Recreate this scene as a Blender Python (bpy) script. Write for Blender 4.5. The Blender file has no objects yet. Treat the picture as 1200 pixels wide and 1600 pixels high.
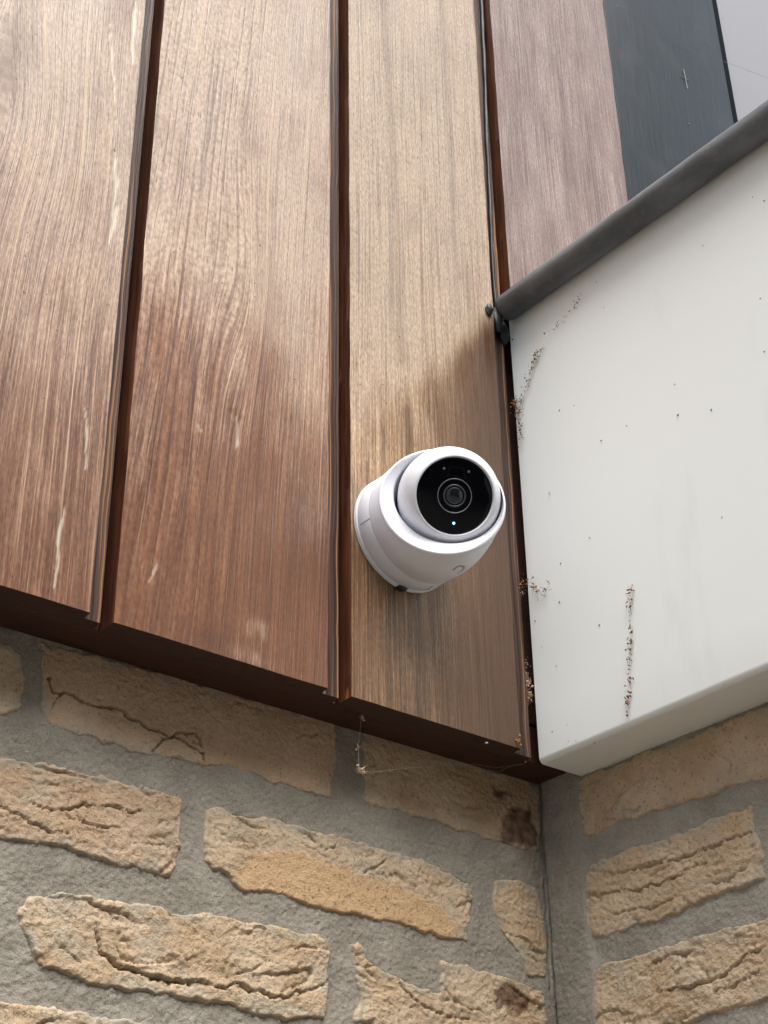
import bpy, bmesh, math, random
import numpy as np
from mathutils import Matrix, Vector
from mathutils.bvhtree import BVHTree

random.seed(7)
SC = bpy.context.scene
COL = SC.collection
R_ = math.radians

# ------------------------------------------------------------------ camera
F_PX, PITCH, ROLL, YAW = 2408.47, 0.531914, 0.01741, 0.690686      # solved from the vanishing points of the photo
CAM_H = 1.70
D = 0.716                                   # camera to the face of the planks
_cy, _sy = math.cos(YAW), math.sin(YAW)
_fwd = np.array([_sy*math.cos(PITCH), _cy*math.cos(PITCH), math.sin(PITCH)])
_r = np.array([_cy, -_sy, 0.0]); _d = np.cross(_fwd, _r)
_r2 = math.cos(ROLL)*_r + math.sin(ROLL)*_d
_d2 = -math.sin(ROLL)*_r + math.cos(ROLL)*_d
CAM = np.array([0.0, -D, CAM_H])
cam_d = bpy.data.cameras.new('camera'); cam = bpy.data.objects.new('camera', cam_d); COL.objects.link(cam)
cam_d.sensor_fit = 'VERTICAL'; cam_d.sensor_height = 36.0; cam_d.lens = 36.0*F_PX/1600.0
cam_d.clip_start = 0.01; cam_d.clip_end = 2000
cam.matrix_world = Matrix(((_r2[0], -_d2[0], -_fwd[0], CAM[0]), (_r2[1], -_d2[1], -_fwd[1], CAM[1]), (_r2[2], -_d2[2], -_fwd[2], CAM[2]), (0, 0, 0, 1)))
SC.camera = cam

# ------------------------------------------------------------------ light
SUN_EL, SUN_AZ = R_(63), R_(200)            # azimuth from +Y, clockwise seen from above
world = bpy.data.worlds.new('World'); SC.world = world; world.use_nodes = True
wn, wl = world.node_tree.nodes, world.node_tree.links
sky = wn.new('ShaderNodeTexSky'); sky.sky_type = 'NISHITA'; sky.sun_disc = False
sky.sun_elevation = SUN_EL; sky.sun_rotation = SUN_AZ
sky.air_density = 1.0; sky.dust_density = 5.0; sky.ozone_density = 1.0
hs = wn.new('ShaderNodeHueSaturation'); hs.inputs['Saturation'].default_value = 0.5
wl.new(sky.outputs[0], hs.inputs['Color'])
bg = wn['Background']; bg.inputs['Strength'].default_value = 0.085
wl.new(hs.outputs[0], bg.inputs['Color'])
sun_d = bpy.data.lights.new('sun', 'SUN'); sun_d.energy = 1.5; sun_d.angle = R_(54); sun_d.color = (1, 0.985, 0.955)
sun = bpy.data.objects.new('sun', sun_d); COL.objects.link(sun)
sd_ = Vector((math.sin(SUN_AZ)*math.cos(SUN_EL), math.cos(SUN_AZ)*math.cos(SUN_EL), math.sin(SUN_EL)))
sun.rotation_euler = sd_.to_track_quat('Z', 'Y').to_euler()
SC.render.engine = 'CYCLES'; SC.cycles.use_denoising = True
SC.view_settings.view_transform = 'Standard'; SC.view_settings.look = 'None'
SC.view_settings.exposure = 1.5; SC.view_settings.gamma = 1.0

# ------------------------------------------------------------------ pixel -> wall helpers
def ray(px, py):
    v = ((px-600)/F_PX, (py-800)/F_PX, 1.0)
    return _r2*v[0] + _d2*v[1] + _fwd
def on_y(px, py, y):                        # point of pixel on the vertical plane Y = y
    r = ray(px, py); return CAM + r*((y-CAM[1])/r[1])
def on_x(px, py, x):
    r = ray(px, py); return CAM + r*((x-CAM[0])/r[0])
def on_z(px, py, z):
    r = ray(px, py); return CAM + r*((z-CAM[2])/r[2])

# ------------------------------------------------------------------ numpy noise
def _hash(ix, iy, seed):
    n = (ix.astype(np.int64)*374761393 + iy.astype(np.int64)*668265263 + seed*974634777) & 0xffffffff
    n = ((n ^ (n >> 13))*1274126177) & 0xffffffff
    return (n ^ (n >> 16)) & 0xffffffff
def pn(x, y, seed=0):                       # gradient noise, about -1..1
    x = np.asarray(x, float); y = np.asarray(y, float)
    ix, iy = np.floor(x), np.floor(y); fx, fy = x-ix, y-iy
    def g(ox, oy):
        a = _hash(ix+ox, iy+oy, seed)/4294967296.0*2*np.pi
        return np.cos(a)*(fx-ox) + np.sin(a)*(fy-oy)
    sx = fx*fx*fx*(fx*(fx*6-15)+10); sy = fy*fy*fy*(fy*(fy*6-15)+10)
    a = g(0, 0)*(1-sx)+g(1, 0)*sx; b = g(0, 1)*(1-sx)+g(1, 1)*sx
    return (a*(1-sy)+b*sy)*1.5
def fbm(x, y, seed=0, o=4):
    s, a = 0, 1.0
    for k in range(o):
        s = s + a*pn(x*2**k, y*2**k, seed+k*17); a *= .5
    return s
def sst(a, b, x):
    t = np.clip((x-a)/(b-a), 0, 1); return t*t*(3-2*t)
def seg_dist(u, v, pts):
    """distance to a polyline and position 0..1 along it"""
    best = np.full(u.shape, 1e9); par = np.zeros(u.shape)
    n = len(pts)-1
    for k in range(n):
        (ax, ay), (bx, by) = pts[k], pts[k+1]
        dx, dy = bx-ax, by-ay; L = dx*dx+dy*dy+1e-12
        t = np.clip(((u-ax)*dx+(v-ay)*dy)/L, 0, 1)
        d = np.hypot(u-ax-t*dx, v-ay-t*dy)
        m = d < best; best = np.where(m, d, best); par = np.where(m, (k+t)/n, par)
    return best, par
def sdf_poly(u, v, pts):
    """signed distance, positive inside"""
    d, _ = seg_dist(u, v, list(pts)+[pts[0]])
    ins = np.zeros(u.shape, bool); j = len(pts)-1
    for i in range(len(pts)):
        (xi, yi), (xj, yj) = pts[i], pts[j]
        c = ((yi > v) != (yj > v)) & (u < (xj-xi)*(v-yi)/((yj-yi)+1e-15)+xi)
        ins ^= c; j = i
    return np.where(ins, d, -d)

# ------------------------------------------------------------------ object helpers
def tag(o, label=None, cat=None, group=None, kind=None):
    if label: o['label'] = label
    if cat: o['category'] = cat
    if group: o['group'] = group
    if kind: o['kind'] = kind
    return o
def empty(name, loc, label, cat, group=None):
    o = bpy.data.objects.new(name, None); COL.objects.link(o); o.location = loc; o.empty_display_size = .05
    return tag(o, label, cat, group)
def link(name, me, mat, parent=None, smooth=True):
    me.materials.append(mat)
    if smooth: me.polygons.foreach_set('use_smooth', [True]*len(me.polygons))
    o = bpy.data.objects.new(name, me); COL.objects.link(o)
    if parent is not None:
        o.parent = parent; o.matrix_parent_inverse = Matrix.Translation(parent.location).inverted() if parent.type == 'EMPTY' else Matrix()
    return o
def mesh_np(name, co, faces, attrs=None):
    me = bpy.data.meshes.new(name)
    co = np.asarray(co, np.float32); faces = np.asarray(faces, np.int32)
    me.vertices.add(len(co)); me.vertices.foreach_set('co', co.ravel())
    k = faces.shape[1]
    me.loops.add(faces.size); me.loops.foreach_set('vertex_index', faces.ravel())
    me.polygons.add(len(faces)); me.polygons.foreach_set('loop_start', np.arange(0, faces.size, k, dtype=np.int32))
    me.update(calc_edges=True)
    for n, a in (attrs or {}).items():
        at = me.attributes.new(n, 'FLOAT', 'POINT'); at.data.foreach_set('value', np.asarray(a, np.float32).ravel())
    return me
def grid_faces(nu, nv, flip=False):
    i = np.arange(nu-1)[None, :]+np.arange(nv-1)[:, None]*nu
    f = np.stack([i, i+1, i+1+nu, i+nu], -1).reshape(-1, 4)
    return f[:, ::-1] if flip else f
def bm_mesh(name, bm):
    me = bpy.data.meshes.new(name); bm.normal_update(); bm.to_mesh(me); bm.free(); return me
def box_bm(lo, hi, bev=0.0, seg=2):
    bm = bmesh.new(); bmesh.ops.create_cube(bm, size=1)
    lo, hi = Vector(lo), Vector(hi)
    for v in bm.verts: v.co = Vector((lo[k]+(v.co[k]+.5)*(hi[k]-lo[k]) for k in range(3)))
    if bev: bmesh.ops.bevel(bm, geom=bm.edges[:], offset=bev, segments=seg, profile=.5, affect='EDGES')
    return bm
def tube_np(pts, r, n=8):
    """closed tube along points, r a number or a list"""
    pts = np.asarray(pts, float); m = len(pts); rr = np.broadcast_to(np.asarray(r, float), (m,))
    co = []
    for k in range(m):
        t = pts[min(k+1, m-1)]-pts[max(k-1, 0)]; t /= np.linalg.norm(t)+1e-12
        a = np.cross(t, [0, 0, 1.]) if abs(t[2]) < .9 else np.cross(t, [0, 1., 0]); a /= np.linalg.norm(a); b = np.cross(t, a)
        for j in range(n):
            w = 2*np.pi*j/n; co.append(pts[k]+rr[k]*(a*np.cos(w)+b*np.sin(w)))
    f = [(k*n+j, k*n+(j+1) % n, (k+1)*n+(j+1) % n, (k+1)*n+j) for k in range(m-1) for j in range(n)]
    return np.array(co), f
def lathe_bm(profile, origin, axis, n=96, close=False):
    """profile: (radius, height along axis)"""
    ax = np.array(axis, float); ax /= np.linalg.norm(ax)
    e1 = np.cross([0, 0, 1.], ax); e1 /= np.linalg.norm(e1); e2 = np.cross(ax, e1)
    bm = bmesh.new(); rings = []
    for r, h in profile:
        if r < 1e-7: rings.append([bm.verts.new(Vector(origin+ax*h))])
        else: rings.append([bm.verts.new(Vector(origin+ax*h+r*(np.cos(2*np.pi*k/n)*e1+np.sin(2*np.pi*k/n)*e2))) for k in range(n)])
    for a, b in zip(rings[:-1], rings[1:]):
        for k in range(n):
            if len(a) == 1 and len(b) == 1: continue
            if len(a) == 1: bm.faces.new((a[0], b[(k+1) % n], b[k]))
            elif len(b) == 1: bm.faces.new((a[k], a[(k+1) % n], b[0]))
            else: bm.faces.new((a[k], a[(k+1) % n], b[(k+1) % n], b[k]))
    bmesh.ops.recalc_face_normals(bm, faces=bm.faces[:])
    return bm

# ------------------------------------------------------------------ node helpers
class NG:
    def __init__(s, name):
        s.m = bpy.data.materials.new(name); s.m.use_nodes = True
        s.t = s.m.node_tree; s.b = s.t.nodes['Principled BSDF']
    def put(s, sock, val):
        if isinstance(val, bpy.types.NodeSocket): s.t.links.new(val, sock)
        elif val is not None:
            if isinstance(val, tuple) and len(val) == 3 and sock.type == 'RGBA': val = (*val, 1)
            sock.default_value = val
    def node(s, typ, **kw):
        n = s.t.nodes.new(typ)
        for k, v in kw.items():
            if k.startswith('_'): setattr(n, k[1:], v)
            else: s.put(n.inputs[int(k[1:])] if k[0] == 'i' and k[1:].isdigit() else n.inputs[k], v)
        return n
    def math(s, op, a, b=None, c=None, clamp=False):
        n = s.t.nodes.new('ShaderNodeMath'); n.operation = op; n.use_clamp = clamp
        for k, v in enumerate((a, b, c)):
            if v is not None: s.put(n.inputs[k], v)
        return n.outputs[0]
    def attr(s, name): return s.node('ShaderNodeAttribute', _attribute_name=name).outputs['Fac']
    def pos(s): return s.t.nodes.new('ShaderNodeNewGeometry').outputs['Position']
    def xyz(s, v): 
        n = s.node('ShaderNodeSeparateXYZ', i0=v); return n.outputs[0], n.outputs[1], n.outputs[2]
    def vec(s, x, y, z): return s.node('ShaderNodeCombineXYZ', i0=x, i1=y, i2=z).outputs[0]
    def vscale(s, v, k):
        n = s.t.nodes.new('ShaderNodeVectorMath'); n.operation = 'MULTIPLY'; s.put(n.inputs[0], v); s.put(n.inputs[1], k); return n.outputs[0]
    def noise(s, v, scale=1., detail=2., rough=.5, dist=0.):
        return s.node('ShaderNodeTexNoise', Vector=v, Scale=scale, Detail=detail, Roughness=rough, Distortion=dist).outputs['Fac']
    def map(s, x, a, b, c=0., d=1., smooth=True):
        n = s.node('ShaderNodeMapRange', _interpolation_type='SMOOTHSTEP' if smooth else 'LINEAR')
        for k, v in enumerate((x, a, b, c, d)): s.put(n.inputs[k], v)
        return n.outputs[0]
    def mix(s, f, a, b, mode='MIX'):
        n = s.t.nodes.new('ShaderNodeMix'); n.data_type = 'RGBA'; n.blend_type = mode
        s.put(n.inputs[0], f); s.put(n.inputs[6], a); s.put(n.inputs[7], b); return n.outputs[2]
    def bump(s, h, strength=1., dist=.001, nrm=None):
        n = s.node('ShaderNodeBump', Height=h, Strength=strength, Distance=dist)
        if nrm is not None: s.put(n.inputs['Normal'], nrm)
        return n.outputs[0]
    def out(s, color=None, rough=None, normal=None, **kw):
        if color is not None: s.put(s.b.inputs['Base Color'], color)
        if rough is not None: s.put(s.b.inputs['Roughness'], rough)
        if normal is not None: s.put(s.b.inputs['Normal'], normal)
        for k, v in kw.items(): s.put(s.b.inputs[k.replace('_', ' ')], v)
        return s.m

# ------------------------------------------------------------------ materials
def wood_material(name, tone, seed):
    """stained, weathered boards. attributes: ring (metres across the grain), wear, dark (stains, painted reflection), bare"""
    g = NG(name); P = g.pos(); x, y, z = g.xyz(P)
    ring, wear_sheen, dark, bare = g.attr('ring'), g.attr('wear_sheen'), g.attr('dark'), g.attr('bare')
    def nz(fr, fv, det=2., rough=.55, off=0.):
        return g.noise(g.vec(g.math('MULTIPLY', ring, fr), g.math('MULTIPLY', z, fv), seed+off), 1., det, rough)
    fib = nz(700., 8., 3., .62); fine = nz(1500., 45., 3., .65, 3.); band = nz(150., 2.0, 3., .55, 7.)
    hair = nz(820., 5., 3., .6, 11.); pore = nz(1300., 85., 1., .5, 19.)
    blot = g.noise(P, 16., 3., .55); blot2 = g.noise(g.vscale(P, (1., 1., .30)), 38., 4., .6)
    # latewood lines
    late = g.map(hair, .51, .64)
    base = g.mix(g.map(band, .22, .70), tone['dark'], tone['mid'])
    base = g.mix(g.map(fib, .28, .78), base, tone['warm'])
    # worn: light fibres where the stain has gone, plus painted sheen higher up
    amt = g.math('ADD', g.math('MULTIPLY', wear_sheen, .70), g.math('MULTIPLY', g.math('SUBTRACT', blot2, .5), .62))
    st = g.math('ADD', g.math('ADD', g.math('MULTIPLY', fib, .55), g.math('MULTIPLY', fine, .45)), g.math('SUBTRACT', amt, .32))
    worn_sheen = g.map(st, .34, .90)
    light = g.mix(g.map(blot, .35, .65), tone['light'], tone['pale'])
    light = g.mix(g.math('MULTIPLY', g.map(wear_sheen, .45, .95), tone.get('grey', .65)), light, tone.get('silver', (.50, .395, .30)))  # greys the upper wood: sky sheen mixed into its weathered colour
    col = g.mix(g.math('MULTIPLY', worn_sheen, .88), base, light)
    col = g.mix(g.math('MULTIPLY', late, g.math('MULTIPLY', .50, tone.get('late', 1.))), col, tone['line'])
    gran = nz(900., 230., 2., .6, 23.)
    grit = g.math('ADD', g.math('MULTIPLY', gran, .9), g.math('ADD', g.math('MULTIPLY', fine, .45), g.math('MULTIPLY', fib, .30)))
    col = g.mix(1., col, g.node('ShaderNodeCombineColor', i0=g.map(grit, .55, 1.1, .58, 1.42, False), i1=g.map(grit, .55, 1.1, .54, 1.46, False), i2=g.map(grit, .55, 1.1, .50, 1.50, False)).outputs[0], 'MULTIPLY')
    streak = g.map(nz(420., 2.6, 3., .62, 31.), tone.get('sth', .66), tone.get('sth', .66)+.035)
    col = g.mix(g.math('MULTIPLY', streak, g.math('MULTIPLY', tone.get('streak', .5), g.map(wear_sheen, .15, .6))), col, (.66, .47, .30))
    col = g.mix(g.math('MULTIPLY', g.map(pore, .66, .76), .55), col, tone['line'])
    # fine crosswise saw marks, patchy
    saw = g.math('SINE', g.math('ADD', g.math('MULTIPLY', g.math('ADD', z, g.math('MULTIPLY', x, .05)), 2900.), g.math('MULTIPLY', g.noise(P, 60., 2.), 8.)))
    sawm = g.math('MULTIPLY', g.map(g.noise(P, 9., 2., .5), .44, .62), g.map(fine, .35, .6))
    col = g.mix(g.math('MULTIPLY', g.math('MULTIPLY', g.math('MULTIPLY_ADD', saw, .5, .5), sawm), .16), col, tone['line'])
    col = g.mix(g.math('MULTIPLY', g.map(g.noise(g.vscale(P, (1., 1., .5)), 21., 4., .6), .50, .72), .35), col, tone['mid'])
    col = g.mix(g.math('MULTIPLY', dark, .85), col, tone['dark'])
    col = g.mix(bare, col, g.mix(fine, (.62, .52, .38), (.80, .74, .60)))
    speck = g.map(g.noise(P, 330., 1., .4), .735, .76)
    col = g.mix(g.math('MULTIPLY', speck, .7), col, (.03, .02, .015))
    h = g.math('ADD', g.math('MULTIPLY', late, -.6), g.math('ADD', g.math('MULTIPLY', fine, .7), g.math('ADD', g.math('MULTIPLY', pore, -.4), g.math('MULTIPLY', g.math('MULTIPLY', saw, sawm), .05))))
    nrm = g.bump(h, .55, .0004)
    nrm = g.bump(g.noise(g.vscale(P, (1., 1., .35)), 60., 3.), .25, .0012, nrm)
    ro = g.math('ADD', g.math('MULTIPLY', fine, .16), g.math('ADD', g.math('MULTIPLY', worn_sheen, .06), tone.get('rough', .24)))
    return g.out(col, ro, nrm, Specular_IOR_Level=tone.get('spec', .55), IOR=1.5, Coat_Weight=.14, Coat_Roughness=.30, Coat_IOR=1.5)
T1 = dict(dark=(.085, .031, .015), mid=(.165, .068, .034), warm=(.26, .120, .060), light=(.55, .375, .245), pale=(.52, .345, .245), line=(.072, .030, .017), streak=.75, late=.45, sth=.62)
T2 = dict(dark=(.088, .031, .014), mid=(.180, .070, .032), warm=(.29, .130, .060), light=(.64, .46, .310), pale=(.58, .395, .285), line=(.080, .033, .018), streak=.7, late=.9, sth=.622)
T3 = dict(dark=(.078, .036, .017), mid=(.160, .080, .037), warm=(.27, .148, .067), light=(.63, .46, .285), pale=(.57, .40, .265), line=(.074, .037, .019), streak=.3, late=.75)
T4 = dict(dark=(.115, .064, .049), mid=(.185, .112, .087), warm=(.245, .162, .125), light=(.48, .365, .30), pale=(.46, .345, .29), line=(.086, .051, .040), streak=.35, late=.7, silver=(.40, .32, .28))
M_PL = [wood_material('weathered_wood_%s' % 'abcd'[k], t, 3.7+5.1*k) for k, t in enumerate((T1, T2, T3, T4))]

def side_wood():
    g = NG('varnished_edge_wood'); P = g.pos(); x, y, z = g.xyz(P)
    n = g.noise(g.vec(g.math('MULTIPLY', x, 300.), g.math('MULTIPLY', y, 300.), g.math('MULTIPLY', z, 16.)), 1., 3.)
    col = g.mix(g.map(n, .3, .7), (.052, .015, .007), (.110, .037, .015))
    col = g.mix(g.map(g.noise(g.vec(g.math('MULTIPLY', x, 120.), g.math('MULTIPLY', y, 120.), g.math('MULTIPLY', z, 22.)), 1., 2.), .66, .76), col, (.26, .09, .028))
    return g.out(col, .42, g.bump(n, .3, .0006), Specular_IOR_Level=.5)
M_SIDE = side_wood()
def shelf_wood():
    g = NG('rebate_wood'); P = g.pos(); x, y, z = g.xyz(P)
    w = g.noise(P, 14., 2.)
    u = g.math('MULTIPLY_ADD', w, .006, x)
    n = g.noise(g.vec(g.math('MULTIPLY', u, 420.), 0., g.math('MULTIPLY', z, 3.)), 1., 2.)
    f = g.noise(g.vec(g.math('MULTIPLY', u, 1500.), 0., g.math('MULTIPLY', z, 40.)), 1., 2.)
    col = g.mix(g.map(n, .38, .60), (.030, .015, .011), (.115, .064, .046))
    col = g.mix(g.math('MULTIPLY', g.map(n, .585, .64), .8), col, (.42, .20, .085))
    col = g.mix(g.math('MULTIPLY', g.map(f, .55, .72), .5), col, (.030, .018, .016))
    return g.out(col, .40, g.bump(g.math('ADD', f, n), .6, .0006), Specular_IOR_Level=.3)
M_SHELF = shelf_wood()
def end_wood():
    g = NG('dark_end_grain'); P = g.pos()
    n = g.noise(g.vscale(P, (1., 4., 4.)), 120., 3.)
    return g.out(g.mix(n, (.018, .008, .005), (.060, .022, .012)), .7, g.bump(n, .5, .001))
M_END = end_wood()
def soffit_wood():
    g = NG('red_brown_soffit'); P = g.pos()
    n = g.noise(g.vscale(P, (1., 14., 14.)), 22., 3.)
    return g.out(g.mix(n, (.030, .008, .005), (.062, .017, .009)), .55, g.bump(n, .3, .001))
M_SOFFIT = soffit_wood()

def brick_mat():
    g = NG('yellow_brick'); P = g.pos()
    smear, ora, rust, seed = g.attr('smear'), g.attr('ochre'), g.attr('rust'), g.attr('tone')
    a = g.noise(P, 26., 4., .6); b = g.noise(P, 110., 3., .6); c = g.noise(P, 900., 2., .6)
    col = g.mix(g.map(a, .32, .68), (.44, .318, .198), (.555, .44, .31))
    col = g.mix(g.math('MULTIPLY', g.map(b, .45, .75), .45), col, (.38, .265, .175))
    col = g.mix(g.math('MULTIPLY', seed, .6), col, (.46, .30, .20))
    col = g.mix(ora, col, g.mix(b, (.50, .325, .17), (.57, .40, .235)))
    col = g.mix(g.math('MULTIPLY', g.map(c, .56, .70), .55), col, (.62, .49, .34))
    col = g.mix(g.math('MULTIPLY', g.map(g.noise(P, 420., 2., .5), .60, .70), .65), col, (.19, .115, .065))
    gm = g.mix(b, (.30, .265, .20), (.44, .40, .325))
    col = g.mix(smear, col, gm)
    col = g.mix(rust, col, g.mix(b, (.022, .009, .006), (.10, .032, .014)))
    h = g.math('ADD', g.math('MULTIPLY', c, .5), g.math('ADD', g.math('MULTIPLY', b, 1.0), g.math('MULTIPLY', g.noise(P, 330., 3., .6), .8)))
    return g.out(col, .92, g.bump(h, .9, .0014), Specular_IOR_Level=.2)
M_BRICK = brick_mat()
def mortar_mat():
    g = NG('grey_mortar'); P = g.pos()
    a = g.noise(P, 22., 4., .6); c = g.noise(P, 1000., 2., .6); b = g.noise(P, 280., 3., .6)
    col = g.mix(g.map(a, .3, .7), (.240, .217, .177), (.340, .312, .262))
    col = g.mix(g.math('MULTIPLY', g.map(c, .56, .72), .6), col, (.42, .395, .34))
    col = g.mix(g.math('MULTIPLY', g.map(c, .44, .30), .5), col, (.085, .075, .06))
    h = g.math('ADD', g.math('MULTIPLY', c, .8), g.math('MULTIPLY', b, 1.3))
    return g.out(col, .95, g.bump(h, .7, .0009), Specular_IOR_Level=.2)
M_MORTAR = mortar_mat()
def fascia_mat():
    g = NG('white_coated_panel'); P = g.pos()
    a = g.noise(P, 3., 3., .5); d = g.noise(g.vscale(P, (1., 1., .25)), 28., 4., .6)
    col = g.mix(a, (.79, .825, .81), (.815, .845, .83))
    col = g.mix(g.math('MULTIPLY', g.map(d, .55, .8), .22), col, (.55, .53, .46))
    return g.out(col, .38, g.bump(g.noise(P, 700., 2.), .06, .0003), Specular_IOR_Level=.45)
M_FASCIA = fascia_mat()
def rubber_mat():
    g = NG('dusty_black_rubber'); P = g.pos()
    a = g.noise(g.vscale(P, (1., .5, 1.)), 30., 4., .62); b = g.noise(P, 260., 3., .6)
    col = g.mix(g.map(a, .36, .70), (.052, .060, .067), (.120, .132, .143))
    col = g.mix(g.math('MULTIPLY', g.map(b, .58, .75), .45), col, (.16, .165, .165))
    return g.out(col, .46, g.bump(b, .3, .0006), Specular_IOR_Level=.6)
M_RUBBER = rubber_mat()
def plain(name, col, rough=.5, bump=0., scale=300., var=.15, **kw):
    g = NG(name); P = g.pos(); n = g.noise(P, scale, 3.)
    c2 = tuple(v*(1-var) for v in col)
    return g.out(g.mix(n, c2, col), rough, g.bump(n, bump, .0005) if bump else None, **kw)
def slate_mat():
    g = NG('slate_grey_foil'); P = g.pos(); x, y, z = g.xyz(P)
    n = g.noise(g.vec(g.math('MULTIPLY', x, 900.), 0., g.math('MULTIPLY', z, 14.)), 1., 3., .6)
    m = g.noise(P, 20., 3.)
    col = g.mix(g.map(n, .35, .7), (.040, .050, .058), (.070, .082, .092))
    col = g.mix(g.math('MULTIPLY', g.map(m, .5, .75), .3), col, (.11, .12, .125))
    return g.out(col, .40, g.bump(n, .35, .0004), Specular_IOR_Level=.35)
M_SLATE = slate_mat()
M_PALE = plain('pale_grey_stipple', (.40, .41, .44), .55, .15, 900., .12)
M_SEAL = plain('dark_gasket', (.010, .014, .020), .85, Specular_IOR_Level=.1)
M_BLACK = plain('black_sealant', (.014, .018, .020), .5, .3, 200.)
M_PLASTIC = plain('white_camera_plastic', (.775, .79, .845), .38, .03, 1500., .01, Specular_IOR_Level=.5)
M_SEAMW = plain('seam_edge_plastic', (.85, .86, .88), .4)
M_NOTCH = plain('shadow_gap_grey', (.36, .36, .37), .6)
M_DARKP = plain('dark_inner_plastic', (.03, .03, .04), .5)
M_GLASS = plain('black_glass', (.0015, .002, .004), .05, 0., 300., .1, Specular_IOR_Level=.25)
M_RING = plain('grey_lens_ring', (.20, .19, .20), .35, Metallic=.4)
M_LRING = plain('dark_lens_ring', (.035, .045, .052), .3)
M_LENS = plain('coated_lens', (.004, .012, .013), .04, Specular_IOR_Level=.8)
M_DOT = plain('sensor_grey', (.16, .17, .17), .4)
M_EMBL = plain('grey_print', (.42, .42, .43), .5)
gL = NG('blue_status_light'); M_LED = gL.out((.2, .5, 1.), .4, None, Emission_Color=(.22, .55, 1., 1.), Emission_Strength=1.3)
def debris_mat(name, a, b):
    g = NG(name); n = g.noise(g.pos(), 700., 2.); return g.out(g.mix(g.map(n, .35, .65), a, b), .9)
M_DEB = debris_mat('brown_crumbs', (.13, .050, .022), (.36, .19, .09))
M_DEBP = debris_mat('pale_husks', (.42, .28, .17), (.68, .55, .40))
M_SPECK = debris_mat('dark_specks', (.03, .024, .016), (.10, .065, .04))
M_WEB = plain('grey_cobweb', (.42, .40, .36), .8)
def ground_mat():
    g = NG('paving'); P = g.pos(); br = g.node('ShaderNodeTexBrick', Vector=P, Scale=2.5, Color1=(.12, .115, .105, 1), Color2=(.16, .15, .135, 1), Mortar=(.10, .10, .085, 1)).outputs[0]
    return g.out(g.mix(g.math('MULTIPLY', g.noise(P, 8., 4.), .4), br, (.13, .125, .11)), .9)
M_GROUND = ground_mat()

# ------------------------------------------------------------------ layout (metres)
YB = 1.068*D - D                            # plane of the left brick wall (planks at 0)
XF = 1.026*D                                # face of the white fascia
XR = 1.0855*D                               # plane of the right brick wall
ZP = CAM_H + .5580*D                        # lower end of the planks
ZF = CAM_H + .5525*D                        # lower edge of the fascia
ZR = CAM_H + 1.108*D                        # roof edge
CH = .0082                                  # depth of the rebate between planks

# ------------------------------------------------------------------ ground
me = mesh_np('ground', [(-60, -60, 0), (60, -60, 0), (60, 60, 0), (-60, 60, 0)], [(0, 1, 2, 3)])
tag(link('ground', me, M_GROUND), 'paved garden ground far below the wall', 'ground', kind='structure')

# ------------------------------------------------------------------ added house behind the viewer, unseen, blocks the low sky
nb = empty('sky_block_house', (2, -6.5, 0), 'brown brick house behind the viewer, added unseen to block low sky', 'house')
M_NB = plain('brown_house_brick', (.19, .12, .085), .9, .2, 12., .4)
M_NR = plain('dark_roof_tiles', (.07, .06, .055), .8, .3, 8., .4)
M_NW = plain('white_window_frame', (.7, .7, .68), .5)
M_NG = plain('window_pane', (.02, .025, .03), .08)
link('wall', bm_mesh('wall', box_bm((-7, -9.5, 0), (11, -6.5, 5.4), 0)), M_NB, nb, False)
bm = bmesh.new(); v_ = [bm.verts.new(c) for c in ((-7.3, -6.15, 5.2), (11.3, -6.15, 5.2), (11.3, -8, 8.2), (-7.3, -8, 8.2), (-7.3, -9.85, 5.2), (11.3, -9.85, 5.2))]
for q in ((0, 1, 2, 3), (3, 2, 5, 4), (0, 3, 4), (1, 5, 2), (0, 4, 5, 1)): bm.faces.new([v_[k] for k in q])
bmesh.ops.recalc_face_normals(bm, faces=bm.faces[:]); link('roof', bm_mesh('roof', bm), M_NR, nb, False)
for xw in (-5, -1.5, 2, 5.5, 9):
    for zw in (.9, 3.4):
        w_ = link('window', bm_mesh('window', box_bm((xw-.65, -6.52, zw), (xw+.65, -6.44, zw+1.3), .01)), M_NW, nb, False)
        link('pane', bm_mesh('pane', box_bm((xw-.56, -6.445, zw+.09), (xw+.56, -6.43, zw+1.21), 0)), M_NG, w_, False)

# ------------------------------------------------------------------ brick walls
def wall_px(px, py, side):
    if side == 'L': p = on_y(px, py, YB); return (p[0], p[2])
    p = on_x(px, py, XR); return (-p[1], p[2])
def to3(u, v, h, side):
    if side == 'L': return np.stack([u, YB-h, v], -1)
    return np.stack([XR-h, -u, v], -1)

CORNER_U = {'L': XR, 'R': -YB}
def mortar_h(u, v, side):
    s = 5 if side == 'L' else 9
    h = .0008*fbm(u*28, v*28, s, 3) + .0003*pn(u*110, v*110, s+40) + .00045*pn(u*300, v*300, s+60) + .0005*pn(u*560, v*560, s+61)
    h = h + .00055*np.abs(pn(u*420, v*420, s+62)) + .0002*pn(u*800, v*800, s+63) - .0001
    if side == 'R':                          # the mortar strip that fills the corner
        w = u - CORNER_U['R']
        edge = .040 + .0025*pn(v*30, v*0, 77)
        h = h + .0032*sst(edge+.004, edge-.003, w)*sst(.0005, .004, w)
    else:
        w = CORNER_U['L'] - u                # crack along the corner
        c = .0030 + .0014*pn(v*26, v*0+.3, 78) + .0012*pn(v*130, v*0+.3, 79)
        h = h - .0032*np.exp(-((w-c)/.0008)**2)*sst(.0, .4, pn(v*22, v*0+.7, 80))
    return h
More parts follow.
